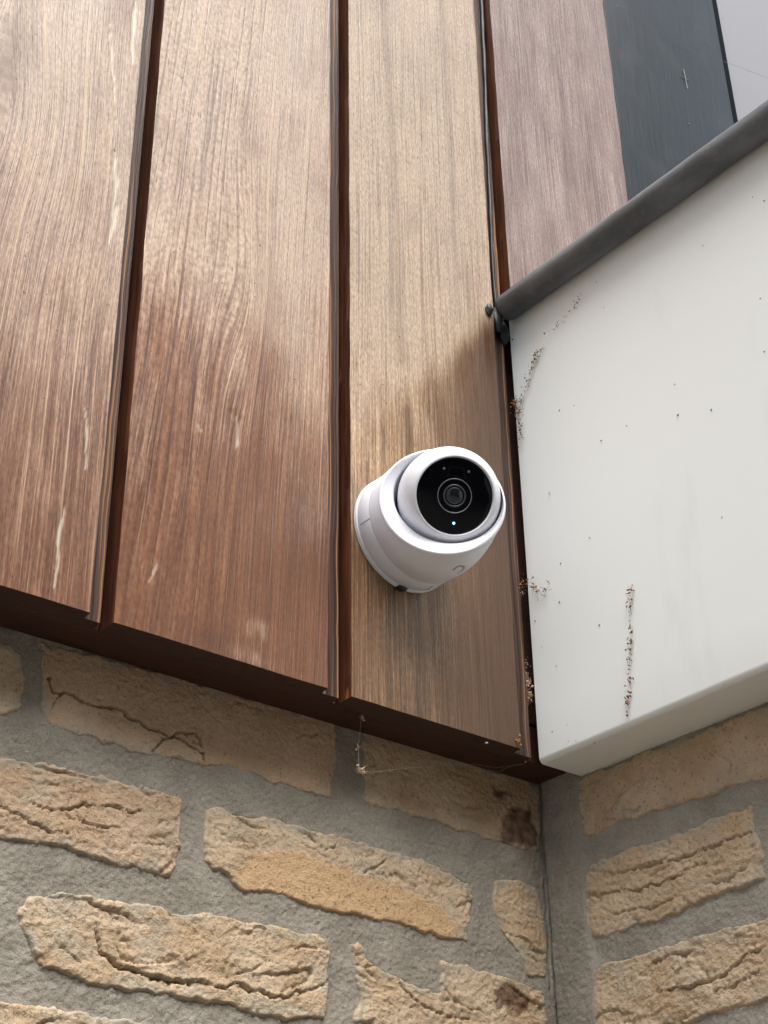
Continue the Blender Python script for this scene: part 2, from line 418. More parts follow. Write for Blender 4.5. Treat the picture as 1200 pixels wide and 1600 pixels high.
def build_wall(side, u0, u1, v0, v1, step, label, back):
    nu, nv = int((u1-u0)/step)+1, int((v1-v0)/step)+1
    U, V = np.meshgrid(np.linspace(u0, u1, nu), np.linspace(v0, v1, nv))
    H = mortar_h(U, V, side)
    co = to3(U, V, H, side).reshape(-1, 3)
    f = grid_faces(nu, nv, flip=False)
    # solid body behind the modelled bed
    lo, hi = back
    k = len(co)
    box = [(x, y, z) for z in (lo[2], hi[2]) for y in (lo[1], hi[1]) for x in (lo[0], hi[0])]
    bf = [(0, 2, 3, 1), (4, 5, 7, 6), (0, 1, 5, 4), (2, 6, 7, 3), (0, 4, 6, 2), (1, 3, 7, 5)]
    co = np.concatenate([co, np.array(box)]); f = np.concatenate([f, np.array(bf)+k])
    o = link('brick_wall', mesh_np('brick_wall', co, f), M_MORTAR)
    return tag(o, label, 'brick wall')

POLYS = {'L': [], 'R': []}
CRK = {}                                     # cracks per brick: (pixel polyline, half width m, depth m, lip m)
def brick(parent, side, px_poly, seed, H=.0026, rough=1.0, step=.0009, cracks=(), ochre=(), rust=(), tone=0., smear=.35, raw=None):
    poly = raw if raw is not None else [wall_px(x, y, side) for x, y in px_poly]
    P = np.array(poly); m = .009; POLYS[side].append(poly)
    u0, v0 = P.min(0)-m; u1, v1 = P.max(0)+m
    nu, nv = int((u1-u0)/step)+2, int((v1-v0)/step)+2
    U, V = np.meshgrid(np.linspace(u0, u1, nu), np.linspace(v0, v1, nv))
    sd = sdf_poly(U, V, poly)
    ed = sd + .0016*pn(U*110, V*110, seed) + .0022*pn(U*38, V*38, seed+1) + .0006*pn(U*330, V*330, seed+2)
    body = sst(-.0032, .0018, ed)
    # rough hand-moulded face: warped folds that run mostly along the brick
    wu = U + .012*pn(U*22, V*22, seed+3); wv = V + .010*pn(U*20, V*34, seed+4) + .12*(U-U.mean())*(.5-(seed % 7)/6.)
    ju = wu + .0028*pn(U*120, V*120, seed+32) + .0012*pn(U*330, V*330, seed+33); jv = wv + .0022*pn(U*130, V*130, seed+34) + .0010*pn(U*340, V*340, seed+35)
    lump = .0009*fbm(wu*22, wv*40, seed+5, 2)
    n1 = pn(ju*13, jv*44, seed+6); n2 = pn(ju*26, jv*90, seed+7)
    mask = sst(.0, .35, pn(U*22, V*36, seed+8)); mask2 = sst(-.05, .4, pn(U*36, V*55, seed+9))
    cre = .0022*mask*np.exp(-(n1/.050)**2) + .0011*mask2*np.exp(-(n2/.07)**2)
    step_ = .0012*mask*np.sign(n1)*np.exp(-np.abs(n1)/.22) + .0006*mask2*np.sign(n2)*np.exp(-np.abs(n2)/.25)
    crumb = .0008*np.abs(pn(ju*110, jv*150, seed+30)) + .0006*pn(ju*60, jv*85, seed+31) + .0005*pn(ju*200, jv*240, seed+36)
    surf = H + .0001 + .70*rough*(lump - .9*cre + step_ + crumb) + (.0004+.0003*mask2)*pn(U*280, V*280, seed+12) + .00035*pn(U*600, V*600, seed+13)
    for pts, w, dep, lip in cracks:
        wp = [wall_px(x, y, side) for x, y in pts]
        d, t = seg_dist(U + .0020*pn(U*110, V*110, seed+14) + .0009*pn(U*360, V*360, seed+17), V + .0019*pn(U*120, V*120, seed+15) + .0009*pn(U*380, V*380, seed+18), wp)
        ww = .62*w*(.35+.65*np.sin(np.pi*np.clip(t, .04, .96)))*(.55+.9*np.abs(pn(U*140, V*140, seed+16)))
        mid = np.interp(U, [q[0] for q in sorted(wp)], [q[1] for q in sorted(wp)])
        surf = surf - .85*dep*np.exp(-(d/ww)**2) + .8*lip*np.exp(-d/.005)*sst(-.001, .001, V-mid)*np.sin(np.pi*np.clip(t, .02, .98))
    oc = np.zeros_like(U); ru = np.zeros_like(U)
    for pts in ochre:
        q = sdf_poly(U, V, [wall_px(x, y, side) for x, y in pts]) + .002*pn(U*90, V*90, seed+20)
        k = sst(-.001, .0015, q); oc = np.maximum(oc, k)
        surf = surf*(1-k) + k*(H + .0005 + .0004*fbm(U*120, V*120, seed+21, 3))
    for pts in rust:
        q = sdf_poly(U, V, [wall_px(x, y, side) for x, y in pts]) + .004*fbm(U*90, V*90, seed+22, 3)
        ru = np.maximum(ru, sst(-.002, .004, q)*(.75+.25*pn(U*120, V*160, seed+23)))
    Hh = -.009 + (surf+.009)*body
    sm = sst(.010, .0, ed)*sst(-.3, .35, fbm(U*50, V*50, seed+24, 3))*.8 + smear*sst(.0, .7, fbm(U*34, V*60, seed+25, 4))
    sm = np.clip(sm, 0, 1)*(1-oc*.9)
    co = to3(U, V, Hh, side).reshape(-1, 3)
    f = grid_faces(nu, nv, flip=False)
    keep = (Hh.reshape(-1)[f].max(1) > -.0085)
    f = f[keep]
    used = np.unique(f); remap = np.full(len(co), -1); remap[used] = np.arange(len(used)); f = remap[f]
    at = dict(smear=sm.reshape(-1)[used], ochre=oc.reshape(-1)[used], rust=ru.reshape(-1)[used], tone=np.full(len(used), tone))
    return link('brick', mesh_np('brick', co[used], f, at), M_BRICK, parent)

vz = lambda px, py: on_y(px, py, YB)[2]
wallL = build_wall('L', -.16, XR+.004, CAM_H-.10, ZP+.02, .0011, 'yellow brick wall with wide grey joints under the wooden planks', ((-.35, YB+.0085, 0), (XR+.1, YB+.11, ZP+.9)))
wallR = build_wall('R', -YB-.004, .62, CAM_H-.10, ZF+.02, .0011, 'yellow brick wall with wide grey joints under the white fascia', ((XR+.0085, -.9, 0), (XR+.11, YB, ZF-.002)))

# left wall, row by row
brick(wallL, 'L', [(-90, 960), (-40, 985), (20, 1005), (34, 1025), (36, 1060), (28, 1105), (5, 1120), (-90, 1095)], 11, H=.0013, rough=.7)
brick(wallL, 'L', [(62, 1000), (527, 1125), (526, 1180), (517, 1246), (480, 1240), (425, 1225), (350, 1199), (320, 1196), (270, 1188), (225, 1178), (195, 1170), (125, 1150), (75, 1132), (62, 1100)], 23, H=.0009, rough=.35, tone=.7, smear=.15,
      cracks=[([(77, 1060), (80, 1085), (100, 1083), (120, 1090), (140, 1101), (185, 1109), (200, 1120), (225, 1136), (250, 1147), (270, 1152), (295, 1165), (315, 1182), (320, 1190)], .0013, .0075, .0002),
              ([(270, 1152), (285, 1146), (302, 1145), (310, 1155), (318, 1172), (318, 1185)], .0011, .0060, .0002), ([(235, 1175), (255, 1156), (268, 1150)], .0011, .006, .0001), ([(100, 1083), (88, 1095), (82, 1108), (72, 1110)], .0005, .003, .0001), ([(285, 1146), (300, 1160), (316, 1168)], .0005, .003, 0)])
brick(wallL, 'L', [(564, 1135), (700, 1180), (845, 1225), (846, 1300), (843, 1332), (800, 1325), (745, 1308), (690, 1290), (640, 1275), (565, 1254)], 37, H=.0010, rough=.6, smear=.2, tone=.2,
      cracks=[([(570, 1210), (600, 1207), (635, 1203)], .0005, .003, 0), ([(740, 1270), (742, 1305)], .0006, .003, 0)],
      rust=[[(785, 1275), (800, 1262), (825, 1262), (836, 1290), (842, 1328), (805, 1325), (778, 1312)], [(762, 1230), (790, 1234), (800, 1245), (775, 1245)]])
brick(wallL, 'L', [(-120, 1150), (10, 1180), (50, 1190), (110, 1204), (180, 1217), (250, 1234), (283, 1246), (286, 1262), (280, 1325), (264, 1370), (210, 1360), (150, 1345), (90, 1326), (0, 1309), (-120, 1280)], 41, H=.0015, rough=1.15, tone=.55,
      cracks=[([(40, 1243), (55, 1262), (80, 1268), (110, 1264), (125, 1258), (150, 1262), (180, 1262), (205, 1270), (215, 1269)], .0011, .0042, .0012), ([(-10, 1260), (20, 1272), (50, 1287), (80, 1303), (110, 1300)], .0010, .0036, .0010),
              ([(100, 1275), (130, 1290), (170, 1294), (190, 1293)], .0008, .003, .0008)])
brick(wallL, 'L', [(319, 1264), (345, 1262), (400, 1274), (480, 1293), (560, 1315), (640, 1337), (700, 1360), (734, 1378), (739, 1400), (736, 1440), (731, 1473), (700, 1468), (640, 1452), (560, 1432), (500, 1421), (430, 1402), (372, 1388), (350, 1372), (328, 1358), (318, 1345)], 59, H=.0013, rough=.8, smear=.45,
      cracks=[([(478, 1295), (488, 1310), (505, 1328), (520, 1325), (526, 1305)], .0009, .0032, .0006), ([(560, 1370), (585, 1355), (605, 1340)], .0008, .003, .0004), ([(720, 1376), (735, 1384)], .0009, .004, 0)],
      ochre=[[(366, 1360), (395, 1338), (430, 1326), (475, 1334), (520, 1352), (560, 1366), (620, 1386), (680, 1412), (708, 1440), (712, 1480), (640, 1470), (560, 1446), (430, 1410), (372, 1392)]])
brick(wallL, 'L', [(772, 1378), (800, 1374), (838, 1384), (848, 1420), (856, 1475), (853, 1530), (822, 1525), (808, 1490), (786, 1464), (773, 1430)], 67, H=.0011, rough=.9, smear=.6,
      cracks=[([(812, 1522), (830, 1528), (850, 1536)], .0011, .005, .0006)])
brick(wallL, 'L', [(26, 1420), (45, 1398), (90, 1394), (130, 1398), (200, 1409), (270, 1424), (330, 1430), (400, 1441), (480, 1456), (512, 1470), (514, 1500), (511, 1560), (506, 1596), (450, 1592), (400, 1584), (360, 1574), (300, 1566), (200, 1551), (125, 1533), (62, 1515), (44, 1490), (30, 1455)], 73, H=.0018, rough=1.25, smear=.45,
      cracks=[([(146, 1445), (150, 1470), (154, 1488), (166, 1501), (185, 1511), (215, 1521), (250, 1531), (285, 1538), (302, 1541)], .0015, .0075, .0018), ([(165, 1425), (175, 1437), (187, 1440)], .0009, .003, .0003),
              ([(330, 1545), (365, 1540), (400, 1552), (440, 1560), (480, 1550), (512, 1530)], .0012, .0045, .0012), ([(350, 1522), (390, 1518), (420, 1500)], .0008, .003, .0006), ([(90, 1480), (125, 1505)], .001, .003, .0006)])
brick(wallL, 'L', [(551, 1478), (560, 1473), (567, 1480), (572, 1497), (600, 1516), (640, 1533), (684, 1548), (688, 1503), (720, 1509), (760, 1520), (810, 1532), (848, 1546), (853, 1600), (855, 1680), (556, 1650), (552, 1592), (561, 1556), (551, 1520)], 83, H=.0013, rough=1.1, smear=.4,
      cracks=[([(620, 1530), (640, 1560), (690, 1588), (740, 1596)], .0010, .0040, .001)], rust=[[(765, 1545), (805, 1538), (828, 1562), (812, 1588), (775, 1578)]])
brick(wallL, 'L', [(-80, 1560), (0, 1566), (60, 1572), (130, 1584), (200, 1594), (262, 1606), (264, 1690), (-80, 1650)], 97, H=.0018, rough=1.1, smear=.6)
# right wall
brick(wallR, 'R', [(904, 1215), (1000, 1180), (1240, 1085), (1330, 1060), (1330, 1165), (1260, 1195), (1200, 1216), (1150, 1228), (1100, 1247), (1050, 1261), (990, 1279), (978, 1280), (940, 1300), (914, 1312), (906, 1270)], 103, H=.0016, rough=1., tone=.25, smear=.3,
      cracks=[([(975, 1262), (990, 1268), (1010, 1262)], .0008, .003, 0), ([(1130, 1180), (1145, 1195), (1142, 1220)], .0007, .003, 0)])
brick(wallR, 'R', [(914, 1362), (926, 1350), (985, 1326), (1050, 1306), (1100, 1286), (1177, 1260), (1182, 1300), (1196, 1330), (1197, 1372), (1150, 1392), (1100, 1410), (1050, 1431), (1000, 1447), (950, 1463), (922, 1463), (913, 1420)], 113, H=.0015, rough=1.2, tone=.2, smear=.4,
      cracks=[([(925, 1402), (960, 1395), (1000, 1392), (1040, 1380), (1080, 1360), (1110, 1345)], .0010, .0042, .0012), ([(1000, 1360), (1050, 1345), (1100, 1330), (1150, 1310), (1180, 1298)], .0010, .0040, .0012), ([(960, 1430), (1020, 1418), (1070, 1400)], .0009, .0036, .0008)])
brick(wallR, 'R', [(930, 1522), (945, 1506), (1000, 1490), (1075, 1470), (1130, 1455), (1200, 1436), (1300, 1405), (1300, 1530), (1200, 1563), (1100, 1595), (1000, 1618), (955, 1625), (932, 1605), (926, 1565)], 127, H=.0018, rough=1.15, smear=.35, tone=.1,
      cracks=[([(1030, 1548), (1060, 1546), (1100, 1540), (1140, 1522), (1160, 1500), (1200, 1480)], .0013, .0060, .0016), ([(1020, 1510), (1050, 1497), (1085, 1490)], .0010, .004, .0008), ([(1115, 1552), (1150, 1540), (1190, 1520)], .0010, .004, .001)])
brick(wallR, 'R', [(1214, 1250), (1310, 1215), (1312, 1330), (1216, 1364)], 131, H=.003, step=.002)

# the courses go on a little beyond the frame, for a viewer a step to the side
def more_bricks(wall, side, u_lo, u_hi):
    rng = random.Random(17 if side == 'L' else 19)
    box = [(np.array(p).min(0), np.array(p).max(0)) for p in POLYS[side]]
    z0 = np.mean([(a[1]+b[1])/2 for a, b in box if (b[1]-a[1]) < .075 and abs((a[1]+b[1])/2-CAM_H-(.232 if side == 'L' else .262)) < .03] or [CAM_H+.232])
    for k in range(-4, 4):
        zc_ = z0+k*.0700
        if zc_-.03 < CAM_H-.09 or zc_+.02 > ZP: continue
        u = u_lo-(rng.random()*.12 if side == 'L' else 0.)
        while u < u_hi:
            a, b = np.array((u, zc_-.0235)), np.array((u+.205, zc_+.0235)); hit = None
            for p, q in box:
                if a[0] < q[0]+.016 and b[0] > p[0]-.016 and a[1] < q[1]-.004 and b[1] > p[1]+.004: hit = (p, q); break
            if hit is not None:
                gap = hit[0][0]-.018-u                      # a cut brick where room is left before the next one
                if gap > (.05 if side == 'L' else .09): b[0] = u+gap
                else: u = hit[1][0]+.018; continue
            b[0] = min(b[0], u_hi)
            if b[0]-a[0] > .04:
                j = lambda: rng.uniform(-.0015, .0015)
                brick(wall, side, None, rng.randrange(200, 900), H=.0018, step=.0022, tone=rng.random()*.5,
                      raw=[(a[0]+j(), a[1]+j()), ((a[0]+b[0])/2, a[1]+j()), (b[0]+j(), a[1]+j()), (b[0]+j(), b[1]+j()), ((a[0]+b[0])/2, b[1]+j()), (a[0]+j(), b[1]+j())])
                box.append((a, b))
            u = b[0]+.018
more_bricks(wallL, 'L', -.15, XR-.008); more_bricks(wallR, 'R', -YB+.042, .60)
def carve(wall, side):                       # the mortar bed drops away behind each brick
    me = wall.data; co = np.empty(len(me.vertices)*3, np.float32); me.vertices.foreach_get('co', co); co = co.reshape(-1, 3)
    n = len(co)-8                            # the last eight belong to the solid body
    u, v = (co[:n, 0], co[:n, 2]) if side == 'L' else (-co[:n, 1], co[:n, 2])
    drop = np.zeros(n)
    for poly in POLYS[side]:
        P = np.array(poly); k = np.where((u > P[:, 0].min()) & (u < P[:, 0].max()) & (v > P[:, 1].min()) & (v < P[:, 1].max()))[0]
        if len(k): drop[k] = np.maximum(drop[k], .0055*sst(.0022, .0055, sdf_poly(u[k].astype(float), v[k].astype(float), poly)))
    co[:n, 1 if side == 'L' else 0] += drop.astype(np.float32)
    me.vertices.foreach_set('co', co.ravel()); me.update()
carve(wallL, 'L'); carve(wallR, 'R')

# ------------------------------------------------------------------ timber cladding
clad = empty('timber_cladding', (0.55, .01, ZP), 'brown stained vertical plank cladding that carries the security camera', 'cladding')
def px_u(px, py): p = on_y(px, py, 0.0); return p[0], p[2]
EDGE = [(-.176, None), (.0135, None), (.5414*D-.1790, .5200*D), (.5414*D, .7590*D), (.7855*D, .9940*D), (1.0242*D, 1.2615*D)]
EDGE[1] = (EDGE[2][0]-.179, EDGE[2][0]-.020); EDGE[0] = (EDGE[1][0]-.179, EDGE[1][0]-.020)
ZTOP = CAM_H + 1.40
def plank(idx, mat, zbot, field):
    xl, xr = EDGE[idx]
    xe = EDGE[idx+1][0] - .0004 if idx+1 < len(EDGE) else xr + .001          # rebate runs to the next board
    vis = idx >= 2
    du, dv = (.0011, .0024) if vis else (.01, .02)
    nf = int((xr-xl-.003)/du)+2
    face = np.linspace(xl+.00012, xr-.0010, nf)
    prof = [(xl, .018), (xl, CH), (xl, .00012)] + [(u, 0.) for u in face] + [(xr-.0003, .0002), (xr, .0008), (xr+.0004, CH-.0008), (xr+.0012, CH)]
    nsh = 12
    if xe-xr > .004:
        prof += [(u, CH) for u in np.linspace(xr+.0025, xe-.0040, nsh)] + [(xe-.0034, CH+.003), (xe-.0030, CH+.0088), (xe, CH+.0090)]
    prof += [(prof[-1][0], .018)]
    prof = np.array(prof); n = len(prof)
    zs = np.arange(zbot, ZTOP, dv); nv = len(zs)
    X = np.broadcast_to(prof[:, 0], (nv, n)); Y = np.broadcast_to(prof[:, 1], (nv, n)).copy(); Z = np.broadcast_to(zs[:, None], (nv, n))
    ring, wear_sheen, dark, bare, dz = field(X, Z)
    isface = (Y < 1e-6)
    Y = Y - np.where(isface, dz, 0)
    wob = .0006*pn(Z*22, X*0+idx, 300+idx)                                    # edges are not dead straight
    X = X + np.where((X < xl+.001) | ((X > xr-.001) & (X < xr+.001)), wob, 0)
    co = np.stack([X, Y, Z], -1).reshape(-1, 3)
    f = grid_faces(n, nv, flip=True)[:, ::-1]
    at = dict(ring=ring.ravel(), wear_sheen=wear_sheen.ravel(), dark=dark.ravel(), bare=bare.ravel())
    # bottom end cap: a fan strip joining the profile to the back
    k = len(co)
    cap = np.stack([prof[:, 0], np.full(n, .018), np.full(n, zbot)], -1)
    co = np.concatenate([co, cap]); cf = np.array([(j+1, j, k+j, k+j+1) for j in range(n-1)])
    f = np.concatenate([f, cf])
    for a in at: at[a] = np.concatenate([at[a], np.zeros(n)])
    me = mesh_np('plank', co, f, at)
    for m_ in (mat, M_SIDE, M_SHELF, M_END): me.materials.append(m_)
    mi = np.zeros((nv-1, n-1), np.int32); xm = (prof[:-1, 0]+prof[1:, 0])/2; ym = (prof[:-1, 1]+prof[1:, 1])/2
    mi[:, (ym > .0001) & (xm < xl+.0004)] = 1
    mi[:, (xm > xr-.0002) & (ym > .0004)] = 2
    mi = np.concatenate([mi.ravel(), np.full(n-1, 3)]).astype(np.int32)
    me.polygons.foreach_set('material_index', mi)
    o = bpy.data.objects.new('plank', me); COL.objects.link(o)
    o.parent = clad; o.matrix_parent_inverse = Matrix.Translation(clad.location).inverted()
    me.polygons.foreach_set('use_smooth', [True]*len(me.polygons))
    md = o.modifiers.new('edges', 'EDGE_SPLIT'); md.split_angle = R_(40)
    return o

def base_wear_sheen(u, v, s, lo=.30, hi=.72, z0=.42, z1=.78):  # paler upward: real wear plus sky sheen painted into the colour
    h = (v-CAM_H)
    return lo+(hi-lo)*sst(z0, z1, h + .05*fbm(u*12, v*9, s, 2)) + .10*fbm(u*18, v*6, s+1, 3)
def gauss(u, v, px, py, ru, rv):
    a, b = px_u(px, py); return np.exp(-((u-a)/ru)**2-((v-b)/rv)**2)
def flake(u, v, pts, w, s):
    d, t = seg_dist(u + .0012*pn(u*200, v*60, s), v, [px_u(*p) for p in pts])
    return sst(1.2, .5, d/(w*(.12+np.sin(np.pi*np.clip(t, .03, .97))*(.75+.5*pn(v*45, u*60, s+1)))))
def f_plain(u, v):
    z = np.zeros_like(u); return u, z+.5, z, z, z
def f1(u, v):
    uk, vk = px_u(-10, 170)
    du = u-uk; dvv = v-vk
    ring = u - .022*np.sign(du)*np.exp(-(dvv/.085)**2)*(1-np.exp(-np.abs(du)/.012))*np.exp(-np.abs(du)/.05)
    ring = ring + .004*fbm(u*9, v*3, 31, 2) + .09*(v-CAM_H-.6)*.10
    wear_sheen = base_wear_sheen(u, v, 41, .26, .92, .34, .82)
    dark = .55*gauss(u, v, 5, 110, .014, .03) + .4*gauss(u, v, 30, 60, .02, .02)
    bare = np.zeros_like(u)
    for pts, w in (([(171, 40), (174, 100), (178, 125), (180, 210)], .0013), ([(180, 235), (179, 265), (182, 290), (176, 340)], .0019), ([(183, 318), (178, 350), (168, 390)], .0020), ([(212, 0), (208, 40), (206, 100)], .0019),
                   ([(100, 780), (92, 850), (86, 920)], .0013), ([(132, 630), (136, 690), (133, 740)], .0011)):
        bare = np.maximum(bare, flake(u, v, pts, w, 51))
    dz = .0004*fbm(u*20, v*5, 61, 2) - .0005*bare
    return ring, wear_sheen, dark, bare*.6, dz
def f2(u, v):
    u0, v0 = px_u(395, 420)
    h = v-v0
    ring = u + .55*np.sqrt((u-u0-.03*h)**2+.016**2) - .045*h - .010*np.exp(-((h+.02)/.09)**2-((u-u0)/.022)**2)
    ring = ring + .0016*fbm(u*13, v*3, 32, 3)
    uk, vk = px_u(405, 985)
    rk = np.hypot(u-uk, (v-vk)*.8); k = .0*rk
    ring = ring*(1-k)+k*rk*1.2
    wear_sheen = base_wear_sheen(u, v, 42, .14, .98, .45, .80) + .55*gauss(u, v, 405, 985, .011, .011)*(1+.6*fbm(u*90, v*40, 83, 3)) + .48*gauss(u, v, 395, 1030, .024, .008)*(1+.6*fbm(u*90, v*30, 84, 3)) + .25*gauss(u, v, 245, 890, .010, .008)
    wear_sheen = wear_sheen + .18*gauss(u, v, 215, 800, .012, .10) + .2*gauss(u, v, 330, 60, .06, .08)
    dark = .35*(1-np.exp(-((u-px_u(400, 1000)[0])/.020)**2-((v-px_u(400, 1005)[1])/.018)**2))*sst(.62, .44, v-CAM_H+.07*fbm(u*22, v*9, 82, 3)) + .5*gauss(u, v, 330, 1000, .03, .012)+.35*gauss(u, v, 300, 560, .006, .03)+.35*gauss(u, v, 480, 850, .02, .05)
    bare = np.zeros_like(u)
    for pts, w in (([(369, 650), (371, 672), (372, 690), (368, 704)], .0015), ([(308, 662), (312, 672), (318, 678)], .0016), ([(246, 875), (238, 900), (228, 915)], .0016)):
        bare = np.maximum(bare, flake(u, v, pts, w, 52)*.35)
    dz = .0004*fbm(u*20, v*5, 62, 2)
    dent, _ = seg_dist(u, v, [px_u(*p) for p in ((362, 645), (372, 655), (370, 690))]); dz = dz - .0006*np.exp(-(dent/.002)**2)
    return ring, wear_sheen, dark, bare, dz
def f3(u, v):
    ring = u + .0022*fbm(u*9, v*2.2, 33, 2) + .006*(v-CAM_H)*.2
    wear_sheen = base_wear_sheen(u, v, 43, .50, .96, .46, .76)
    dark = np.zeros_like(u)
    for pts, w, a in (([(638, 640), (640, 690), (636, 760), (650, 940), (662, 1010), (655, 1120)], .0050, .50), ([(600, 0), (618, 300), (628, 560)], .005, .25), ([(690, 0), (705, 250), (715, 500)], .004, .25), ([(735, 600), (750, 750), (765, 930)], .006, .5), ([(740, 960), (745, 1080)], .003, .45), ([(775, 900), (785, 1000)], .005, .4), ([(700, 560), (715, 700)], .004, .35)):
        d, _ = seg_dist(u + .002*pn(u*40, v*12, 71), v, [px_u(*p) for p in pts]); dark = np.maximum(dark, a*sst(1.5, .4, d/w))
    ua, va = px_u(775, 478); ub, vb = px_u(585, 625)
    refl_wedge = sst(-.004, .035, (va+(u-ua)*(vb-va)/(ub-ua)) - v + .010*fbm(u*45, v*10, 72, 3))  # wedge below the diagonal: fascia reflection and shade painted into the board
    near = sst(.115, .01, ua-u); wear_sheen = wear_sheen*(1-(.25+.42*near)*refl_wedge); dark = np.maximum(dark, .98*refl_wedge*sst(.105, .005, ua-u)) + .30*gauss(u, v, 770, 540, .012, .03)
    dz = .0003*fbm(u*20, v*5, 63, 2)
    return ring, wear_sheen, dark, np.zeros_like(u), dz
def f4(u, v):
    ring = u + .003*fbm(u*9, v*2.0, 34, 2) + .004*(v-CAM_H)
    wear_sheen = .55 + .12*fbm(u*14, v*4, 44, 3)
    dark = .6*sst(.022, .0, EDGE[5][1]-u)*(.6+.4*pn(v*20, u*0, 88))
    return ring, wear_sheen, np.clip(dark, 0, 1), np.zeros_like(u), .0003*fbm(u*20, v*5, 64, 2)
plank(1, M_PL[0], ZP+.001, f_plain)
plank(2, M_PL[0], ZP+.0012, f1)
plank(3, M_PL[1], ZP, f2)
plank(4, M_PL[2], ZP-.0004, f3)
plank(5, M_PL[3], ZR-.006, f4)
me = bm_mesh('soffit_board', box_bm((EDGE[1][0], .0185, ZP+.0015), (XR-.003, YB-.0005, ZP+.030), .001))
link('soffit_board', me, M_SOFFIT, clad, False)
me = bm_mesh('end_batten', box_bm((EDGE[1][0], .0182, ZP+.032), (EDGE[5][1], YB-.001, ZTOP), 0))
link('backing_batten', me, M_END, clad, False)

# ------------------------------------------------------------------ boards on the wall above the roof
xa, xb = 1.2640*D, 1.5440*D
b = empty('slate_board', ((xa+xb)/2, 0, ZR), 'dark slate grey wood-grain board right of the pinkish plank above the rubber pipe', 'board')
link('board', bm_mesh('board', box_bm((xa, .001, ZR-.05), (xb, .03, ZTOP+2.4), .0012)), M_SLATE, b)
link('gasket', bm_mesh('gasket', box_bm((xb+.0005, .003, ZR-.05), (xb+.0122, .03, ZTOP+2.4), .001)), M_SEAL, b)
p_ = link('pale_panel', bm_mesh('pale_panel', box_bm((xb+.0125, .012, ZR-.05), (xb+.9, .03, ZTOP+2.4), .002)), M_PALE)
tag(p_, 'pale grey stippled panel in the upper right corner beside the slate board', 'panel')

# ------------------------------------------------------------------ white fascia with the flat roof behind it
fas = empty('roof_fascia', (XF, -.3, ZF), 'white coated fascia panel of a low flat roof, speckled with dirt', 'fascia')
def fascia_mesh():
    prof = []
    rr = .0042; xb_ = XR + .004
    prof.append((XF, ZR-.001))
    zz = np.linspace(ZR-.02, ZF+rr, 12); prof += [(XF, z) for z in zz]
    prof += [(XF+rr-rr*math.cos(a), ZF+rr-rr*math.sin(a)) for a in np.linspace(0, math.pi/2, 9)[1:]]
    prof += [(XF+rr+k*(xb_-XF-rr)/4, ZF) for k in range(1, 5)]
    prof += [(xb_, ZF+.004), (XF+.004, ZF+.0075), (XF+.004, ZR-.001)]
    ys = np.linspace(CH-.0022, -1.6, 60); n = len(prof)
    co = []
    for y in ys:
        for x, z in prof:
            bow = .0009*math.sin((z-ZF)*7+y*3)*max(0., min(1., (z-ZF-.02)/.05)) if x <= XF+1e-6 else 0.
            co.append((x+bow, y, z))
    f = [(k*n+j, k*n+(j+1) % n, (k+1)*n+(j+1) % n, (k+1)*n+j) for k in range(len(ys)-1) for j in range(n)]
    me = mesh_np('panel', co, f)
    return me
link('panel', fascia_mesh(), M_FASCIA, fas)
fas.children[0].modifiers.new('edges', 'EDGE_SPLIT').split_angle = R_(35)
link('roof_deck', bm_mesh('roof_deck', box_bm((XF+.0045, -1.6, ZF+.009), (XF+1.8, .0005, ZR-.004), 0)), M_RUBBER, fas, False)

# ------------------------------------------------------------------ rubber pipe on the roof edge
XPc, rp = 1.0125*D, .0116
zc = CAM_H + 1.1165*1.0125/1.026*D
ye = on_x(789, 484, XPc)[1]
pipe = empty('rubber_pipe', (XPc, ye, zc), 'dusty dark grey rubber pipe lying along the top edge of the white fascia', 'pipe')
ys = np.concatenate([np.linspace(ye, ye-.02, 8), np.linspace(ye-.025, -1.6, 150)])
co = []
nseg = 48
for k, y in enumerate(ys):
    for j in range(nseg):
        a = 2*math.pi*j/nseg
        r = rp + .00035*float(pn(y*30, a*1.2, 91)) + .0002*float(pn(y*120, a*3, 92))
        r *= 1.0 - .10*max(0., 1-(ye-y)/.003)
        co.append((XPc+r*math.cos(a)+.0006*math.sin(y*9), y + (.0018*float(pn(a*2, 0.5, 93)) if k == 0 else 0), zc+r*math.sin(a)))
f = [(k*nseg+j, (k+1)*nseg+j, (k+1)*nseg+(j+1) % nseg, k*nseg+(j+1) % nseg) for k in range(len(ys)-1) for j in range(nseg)]
me = mesh_np('tube', co, f); link('tube', me, M_RUBBER, pipe)
link('end_cap', bm_mesh('end_cap', lathe_bm([(0, .0012), (rp*.5, .001), (rp*.86, .0004), (rp*.93, -.002)], np.array([XPc, ye, zc]), (0, 1, 0), 32)), M_RUBBER, pipe)
def blob(name, c, s, seed, mat, parent, sub=3, amp=.35):
    bm = bmesh.new(); bmesh.ops.create_icosphere(bm, subdivisions=sub, radius=1)
    for v in bm.verts:
        q = v.co*1.7
        k = 1+amp*float(pn(q.x+q.z*.7+seed, q.y-q.z*.6, seed))+amp*.4*float(pn(q.x*3+seed, q.y*3+q.z*3, seed+1))
        v.co = Vector((c[0]+v.co.x*s[0]*k, c[1]+v.co.y*s[1]*k, c[2]+v.co.z*s[2]*k))
    return link(name, bm_mesh(name, bm), mat, parent)
c0 = on_y(764, 484, -.001); blob('sealant_lump', c0, (.0034, .003, .0060), 5, M_BLACK, pipe, 3, .22)
c0 = on_y(776, 500, .004); blob('sealant_lump', c0, (.0050, .005, .012), 8, M_BLACK, pipe, 3, .2)
c0 = on_y(787, 520, .006); blob('sealant_lump', c0, (.0055, .003, .011), 12, M_BLACK, pipe, 3, .2)

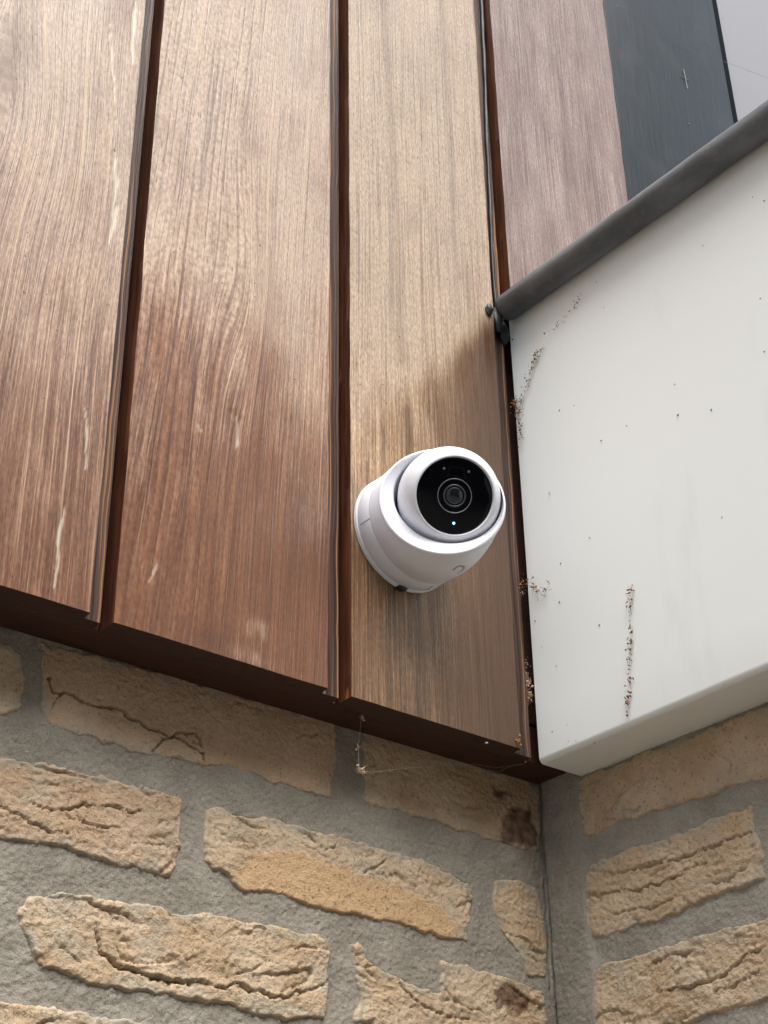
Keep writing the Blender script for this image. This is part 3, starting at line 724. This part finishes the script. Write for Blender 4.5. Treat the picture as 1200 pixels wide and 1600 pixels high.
# black sealant bead that runs up the rebate
pts = [on_y(x, y, CH-.0012) for x, y in ((775, 480), (770, 420), (766, 330), (760, 200), (757, 100), (753, 20), (749, -60), (738, -250))]
pts = np.array([np.array([np.interp(t, range(8), [q[k] for q in pts]) for k in range(3)]) for t in np.linspace(0, 7, 90)])
pts[:, 0] += .0006*pn(pts[:, 2]*30, pts[:, 2]*0, 95)
co, f = tube_np(pts, .0017+.0006*pn(pts[:, 2]*40, pts[:, 2]*0+.5, 96), 10)
tag(link('sealant_bead', mesh_np('sealant_bead', co, f), M_BLACK), 'glossy black sealant bead running up the groove above the pipe end', 'sealant')

# ------------------------------------------------------------------ security camera
CX, CZ = .60743, CAM_H + .53245
cam_t = empty('security_camera', (CX, 0, CZ), 'white turret security camera with black glass face screwed to the third plank', 'camera')
A = np.array([CX, 0., CZ]); NB = 128
def ring3(c, n, r):
    n = np.array(n, float); n /= np.linalg.norm(n)
    e1 = np.cross([0, 0, 1.], n); e1 /= np.linalg.norm(e1); e2 = np.cross(n, e1)
    t = np.linspace(0, 2*np.pi, NB, endpoint=False)
    return np.asarray(c)+r*(np.cos(t)[:, None]*e1+np.sin(t)[:, None]*e2)
def loft(name, rings, mat, parent, cap0=False, cap1=False, split=None):
    co = np.concatenate(rings); f = [(k*NB+j, k*NB+(j+1) % NB, (k+1)*NB+(j+1) % NB, (k+1)*NB+j) for k in range(len(rings)-1) for j in range(NB)]
    bm = bmesh.new(); vs = [bm.verts.new(Vector(c)) for c in co]
    for q in f: bm.faces.new([vs[i] for i in q])
    if cap0: bm.faces.new(vs[:NB])
    if cap1: bm.faces.new(vs[-NB:])
    bmesh.ops.recalc_face_normals(bm, faces=bm.faces[:])
    o = link(name, bm_mesh(name, bm), mat, parent)
    if split: o.modifiers.new('edges', 'EDGE_SPLIT').split_angle = R_(split)
    return o
B = (0, -1., 0)
at_h = lambda h: A+np.array([0, -h, 0])
loft('base_plate', [ring3(at_h(0.0002), B, .0425), ring3(at_h(.0008), B, .0431), ring3(at_h(.0034), B, .0432), ring3(at_h(.0040), B, .0427), ring3(at_h(.0041), B, .0412)], M_PLASTIC, cam_t, cap0=True, split=40)
loft('base_ring', [ring3(at_h(.0042), B, .0415), ring3(at_h(.0044), B, .0426), ring3(at_h(.0050), B, .0430), ring3(at_h(.0163), B, .0428), ring3(at_h(.0167), B, .0426), ring3(at_h(.0168), B, .0415)], M_PLASTIC, cam_t, split=40)
NR = np.array([-.565, -.822, .050]); NR /= np.linalg.norm(NR)
CR = A+np.array([-.0080, -.0530, .0015]); RR = .0432
lo_ = ring3(at_h(.0172), B, .0428); hi_ = ring3(CR-NR*.0016, NR, RR)
def lerp(t):
    m = lo_*(1-t)+hi_*t; c = m.mean(0); o = (m-c)/np.linalg.norm(m-c, axis=1)[:, None]
    w = np.clip(.25+.75*(o@np.array([.707, 0, -.707])), 0, 1)[:, None]; return m+o*w*.0042*math.sin(math.pi*t)**1.2
rings = [ring3(at_h(.0169), B, .0415), ring3(at_h(.0170), B, .0426)] + [lerp(t) for t in np.linspace(0.01, 1, 16)]
rings += [ring3(CR-NR*(.0016-.0016*math.sin(a)), NR, RR-.0016+.0016*math.cos(a)) for a in (R_(30), R_(60), R_(90))]
# ball, aimed down to the left
tv = CAM-CR; tv /= np.linalg.norm(tv)
G = tv + _r2*math.tan(R_(11)) - _d2*math.tan(R_(4.5)); G /= np.linalg.norm(G)
rg = .0262; RB = .0352
PG = CAM + ray(711, 774.5)*1.0305
hb = math.sqrt(RB**2-(rg+.0022)**2)
BC = PG - G*hb
# inner bevel down to the ball: the opening hugs the ball where it passes the rim
def open_ring(depth, gap):
    dd = np.dot(BC-(CR-NR*depth), NR); return ring3(BC-NR*dd, NR, math.sqrt(max(RB**2-dd**2, 1e-6))+gap)
SH = -_r2*.0009+_d2*.0004
in0 = open_ring(.0050, .0021)+SH; rim0 = ring3(CR, NR, RR-.0016)
rings += [rim0*.93+in0*.07, rim0*.55+in0*.45-NR*.0003, rim0*.12+in0*.88, in0-NR*.0006, open_ring(.0085, .0021)+SH, open_ring(.020, .0020)+SH]
housing = loft('housing', rings, M_PLASTIC, cam_t, split=50)
prof = [(0, -RB)] + [(RB*math.sin(a), -RB*math.cos(a)) for a in np.linspace(.1, math.pi-math.asin((rg+.0022)/RB), 34)]
prof += [(rg+.0013, hb+.0008), (rg+.0005, hb+.0009), (rg+.0001, hb+.0004), (rg-.0002, hb-.0016)]
ball = link('ball_head', bm_mesh('ball_head', lathe_bm(prof, BC, G, 128)), M_PLASTIC, cam_t)
ball.modifiers.new('edges', 'EDGE_SPLIT').split_angle = R_(50)
PG2 = PG - G*.0014
glass = link('front_glass', bm_mesh('front_glass', lathe_bm([(0, 0), (.0085, 0), (rg-.0008, 0), (rg-.0001, -.0004), (rg, -.0012)], PG2, G, 96)), M_GLASS, cam_t)
def disc_ring(name, r0, r1, h, th, mat):
    return link(name, bm_mesh(name, lathe_bm([(r0, h), (r0, h+th), (r1, h+th), (r1, h)], PG2, G, 72)), mat, glass)
EX = np.cross([0, 0, 1.], G); EX /= np.linalg.norm(EX); EY = np.cross(G, EX)
LP = PG2
disc_ring('lens_ring', .0112, .0118, -.0001, .0003, M_RING)
disc_ring('lens_barrel_ring', .0066, .0078, -.0001, .0002, M_LRING)
disc_ring('lens_barrel_ring', .0049, .0056, -.0001, .00022, M_LRING)
link('lens', bm_mesh('lens', lathe_bm([(.0049, .0001), (.0040, .0005), (.0022, .0009), (0, .0011)], PG2, G, 48)), M_LENS, glass)
def on_glass(px, py, off=.0002):
    r = ray(px, py); t = np.dot(PG2+G*off-CAM, G)/np.dot(r, G); return CAM+r*t
link('status_light', bm_mesh('status_light', lathe_bm([(.0009, 0), (.0008, .0002), (0, .0003)], on_glass(709, 817.5, 0), G, 20)), M_LED, glass)
for q in ((694, 732), (732.5, 737)):
    link('sensor_window', bm_mesh('sensor_window', lathe_bm([(.0009, 0), (.0008, .0002), (0, .0002)], on_glass(*q, 0), G, 16)), M_DOT, glass)
# marks on the housing, found by casting the photo's rays on the finished shell
def shell_hit(o, px, py, off=.00025):
    me_ = o.data; bv = BVHTree.FromPolygons([v.co for v in me_.vertices], [p.vertices[:] for p in me_.polygons])
    r = Vector(ray(px, py)); hit = bv.ray_cast(Vector(CAM), r.normalized())
    return (np.array(hit[0])+np.array(hit[1])*off, np.array(hit[1])) if hit[0] is not None else (None, None)
def mark(name, o, pts, w, mat, off=.0001, parent=None):
    dense = []
    for (a, b), (c, d) in zip(pts[:-1], pts[1:]): dense += [(a+(c-a)*t/4, b+(d-b)*t/4) for t in range(4)]
    dense.append(pts[-1])
    hits = [h for h in (shell_hit(o, x, y, off) for x, y in dense) if h[0] is not None]
    P = np.array([h[0] for h in hits]); N = np.array([h[1] for h in hits])
    if np.dot(N[0], CAM-P[0]) < 0: N = -N; P = P+N*off*2
    T = np.gradient(P, axis=0); S = np.cross(T, N); S /= np.linalg.norm(S, axis=1)[:, None]
    n = len(P); co = np.concatenate([P-S*w, P+S*w, P-S*w-N*.0006, P+S*w-N*.0006])
    f = []
    for k in range(n-1): f += [(k, k+1, n+k+1, n+k), (2*n+k, k, n+k, 3*n+k)[:0] or (k, 2*n+k, 2*n+k+1, k+1), (n+k, n+k+1, 3*n+k+1, 3*n+k)]
    return link(name, mesh_np(name, co, f), mat, parent or o)
mark('emblem', housing, [(708, 891), (712, 887), (718, 884), (723.5, 884.3), (725.5, 887), (722, 891), (714.8, 895.5)], .0010, M_EMBL)
br = [c for c in cam_t.children if c.name.startswith('base_ring')][0]
mark('alignment_notch', br, [(562.5, 820), (570, 815), (578, 810)], .00045, M_NOTCH)
mark('alignment_notch', br, [(666, 924), (671, 919.5), (676, 915.5)], .00045, M_NOTCH)
cn = on_y(634, 920, -.0065); dn = cn-at_h(.0065); dn = dn/np.linalg.norm(dn)
blob('cable_notch', at_h(.0020)+dn*.0424, (.0046, .0036, .0024), 3, M_BLACK, cam_t, 3, .08)

# ------------------------------------------------------------------ crumbs, husks, specks, cobweb
def crumbs(name, pts, n, spread, size, mat, label, where, cat='debris', seed=1, fib=.3, kind='stuff', depth=.002):
    rng = random.Random(seed); co = []; fs = []
    P = [where(*p) for p in pts]; L = len(P)-1
    for k in range(int(n*(1.35 if n > 40 else 1.2))):
        t = rng.random()*L; i = min(int(t), L-1) if L else 0
        c = (P[i]*(1-(t-i))+P[i+1]*(t-i)) if L else P[0]
        cl = abs(float(pn(t*3.1, .3, seed))); clump = .5+1.7*cl
        if rng.random() > .35+1.6*cl: continue
        c = c + np.array([-abs(rng.gauss(0, depth)), rng.gauss(0, spread)*clump, rng.gauss(0, spread)*clump])
        s = size*(.3+rng.random()**2*1.3)
        ax = np.array([rng.gauss(0, 1) for _ in range(3)]); ax /= np.linalg.norm(ax)+1e-9
        bx = np.cross(ax, [rng.random(), rng.random(), rng.random()]); bx /= np.linalg.norm(bx)+1e-9; cx_ = np.cross(ax, bx)
        la = s*(2.6 if rng.random() < fib else 1.); lb = s*(.35 if la > s*1.5 else .8)
        b0 = len(co)
        for q in ((ax*la), (-ax*la), (bx*lb*(.6+.6*rng.random())), (-bx*lb), (cx_*lb*(.5+.5*rng.random())), (-cx_*lb)): co.append(c+q*(.8+.4*rng.random()))
        fs += [(b0+a, b0+b_, b0+d) for a, b_, d in ((0, 2, 4), (2, 1, 4), (1, 3, 4), (3, 0, 4), (2, 0, 5), (1, 2, 5), (3, 1, 5), (0, 3, 5))]
    o = link(name, mesh_np(name, co, fs), mat, None, False)
    return tag(o, label, cat, kind=kind)
onF = lambda x, y: on_x(x, y, XF-.0006)
onP = lambda x, y: on_y(x, y, -.0004)
crumbs('debris_trail', [(845, 548), (838, 560), (832, 575), (825, 600), (816, 625), (812, 660), (815, 694)], 210, .0014, .00075, M_DEB, 'long trail of brown crumbs on the fascia below the pipe end', onF, seed=2)
crumbs('debris_trail', [(808, 620), (806, 632), (812, 640), (818, 688)], 120, .0020, .0008, M_DEB, 'dense lower clump of brown crumbs beside the fascia edge above the camera', onF, seed=12)
crumbs('debris_trail', [(910, 462), (905, 470), (888, 490), (882, 503), (870, 512), (855, 525), (848, 548)], 46, .0011, .0008, M_DEB, 'thin scatter of brown crumbs on the fascia just under the pipe', onF, seed=3)
crumbs('debris_trail', [(989, 912), (988, 930), (986, 960), (988, 1000), (985, 1020), (986, 1060), (983, 1090), (982, 1118)], 190, .0008, .0008, M_DEB, 'thin vertical line of brown crumbs down the middle of the fascia', onF, seed=4)
crumbs('debris_trail', [(806, 905), (812, 925), (815, 930)], 110, .0026, .0008, M_DEBP, 'tangled pale brown fibres in the groove right of the camera', onF, seed=5, fib=.7, depth=.003)
crumbs('debris_trail', [(818, 915), (832, 912), (840, 922), (858, 923)], 80, .0020, .0008, M_DEB, 'small spray of brown crumbs on the fascia right of the camera', onF, seed=6, fib=.5)
crumbs('debris_trail', [(821, 1030), (822, 1060), (826, 1078), (829, 1095)], 420, .0021, .0009, M_DEBP, 'fat tan clump of crumbs in the groove at the fascia corner', onF, seed=7, fib=.5, depth=.003)
SPK = [(931, 440), (1097, 383), (1193, 549), (873, 641), (938, 688), (978, 665), (857, 770), (920, 840), (1127, 808), (873, 941), (935, 976), (978, 947), (868, 1040), (835, 970), (845, 1010), (899, 1157), (887, 1158), (928, 1160), (885, 1132), (862, 1143), (1053, 600), (1058, 648), (896, 633), (800, 530), (1187, 466), (1175, 307), (1193, 313), (1130, 1070), (942, 480), (875, 880), (1110, 640)]
def specks(name, pts, where, mat, label, size, seed):
    rng = random.Random(seed); co = []; fs = []
    for x, y in pts:
        c = where(x, y); s = size*(.5+.8*rng.random()); b0 = len(co); a = rng.random()*3
        for k in range(7):
            w = 2*math.pi*k/7
            e1, e2 = s*(1.5*math.cos(w)*math.cos(a)-.6*math.sin(w)*math.sin(a)), s*(1.5*math.cos(w)*math.sin(a)+.6*math.sin(w)*math.cos(a))
            k_ = .8+.4*rng.random()
            co.append(c + (np.array([.0008, e1*k_, e2*k_]) if where is onF else np.array([e1*k_, .0009, e2*k_])))
        co.append(c + (np.array([-s*.2, 0, 0]) if where is onF else np.array([0, -s*.2, 0])))
        fs += [(b0+k, b0+(k+1) % 7, b0+7) for k in range(7)]
    return tag(link(name, mesh_np(name, co, fs), mat, None, False), label, 'specks', kind='stuff')
specks('dirt_specks', SPK, onF, M_SPECK, 'tiny dark specks scattered over the white fascia', .00062, 3)
rng = random.Random(5)
specks('dirt_specks', [(368, 170), (430, 162), (440, 275), (316, 158), (420, 290), (338, 325), (485, 315), (245, 397), (367, 505), (511, 365), (552, 413), (672, 412), (490, 810), (385, 930), (35, 318), (85, 185), (222, 425), (779, 22), (862, 215), (730, 417), (691, 166), (600, 165)] + [(rng.uniform(5, 780), rng.uniform(5, 700)) for _ in range(24)], onP, M_SPECK, 'tiny dark specks scattered over the planks', .00055, 6)
specks('husk_specks', [(741, 546), (728, 403), (734, 416), (935, 188), (944, 166), (860, 215), (450, 380), (762, 1160), (1078, 193), (966, 8), (821, 660)], onP, M_DEBP, 'few pale husk specks stuck on the planks and slate board', .0009, 9)
# dried bits hanging on threads under the planks
def hang(px, py, n, size, label, seed):
    y = .020
    def w(a, b_): return on_y(a, b_, y)
    return crumbs('dried_husk', [(px, py), (px+3, py+8)] if n < 20 else [(px-3, py-6), (px+2, py+2), (px+6, py+6)], n, .0009, size, M_DEBP, label, w, 'husk', seed, .5, 'thing', .0006)
hang(566, 1117, 14, .0010, 'pale dried husk hanging highest under the plank joint', 21)
hang(559, 1165, 12, .0009, 'small pale husk hanging in the middle of the thread', 22)
hang(561, 1202, 26, .0013, 'largest pale forked husk hanging at the bottom of the thread', 23)
crumbs('ochre_fleck', [(806, 1156), (812, 1162)], 22, .0013, .0010, debris_mat('ochre_fleck', (.30, .12, .03), (.45, .22, .07)), 'ochre fleck near the lower right corner of the third plank', onP, 'fleck', 31, .2, 'thing', .0004)
def threads(name, lines, r, label):
    co = np.zeros((0, 3)); fs = []
    for pts in lines:
        c, f_ = tube_np(pts, r, 5); fs += [tuple(i+len(co) for i in q) for q in f_]; co = np.concatenate([co, c])
    return tag(link(name, mesh_np(name, co, fs), M_WEB), label, 'cobweb')
s1 = [on_y(x, y, .022) for x, y in ((570, 1208), (640, 1200), (700, 1196), (740, 1194), (775, 1200), (800, 1196), (842, 1190))]
s2 = [on_y(x, y, .024) for x, y in ((765, 1212), (778, 1210), (786, 1202), (800, 1197), (845, 1189))]
s3 = [on_y(x, y, .023) for x, y in ((690, 1192), (730, 1197), (778, 1206))]
threads('cobweb', [s1, s2, s3], .00009, 'grey cobweb strands stretched under the plank corner')
threads('cobweb', [[on_y(566, 1085, .020), on_y(565, 1117, .020), on_y(560, 1165, .020), on_y(561, 1200, .020)]], .00012, 'single hanging thread that carries the pale husks')
w1 = [on_y(x, y, -.004) for x, y in ((966, 0), (1000, 22), (1060, 62), (1110, 88), (1155, 105), (1200, 122))]
threads('cobweb', [w1], .00014, 'fine thread slanting across the slate board')
x1 = [[on_y(1068, 108, -.0003), on_y(1071, 122, -.0003), on_y(1074, 138, -.0003)], [on_y(1064, 118, -.0003), on_y(1078, 126, -.0003)]]
threads('cobweb', x1, .0004, 'small cross-shaped pale fibre on the slate board')
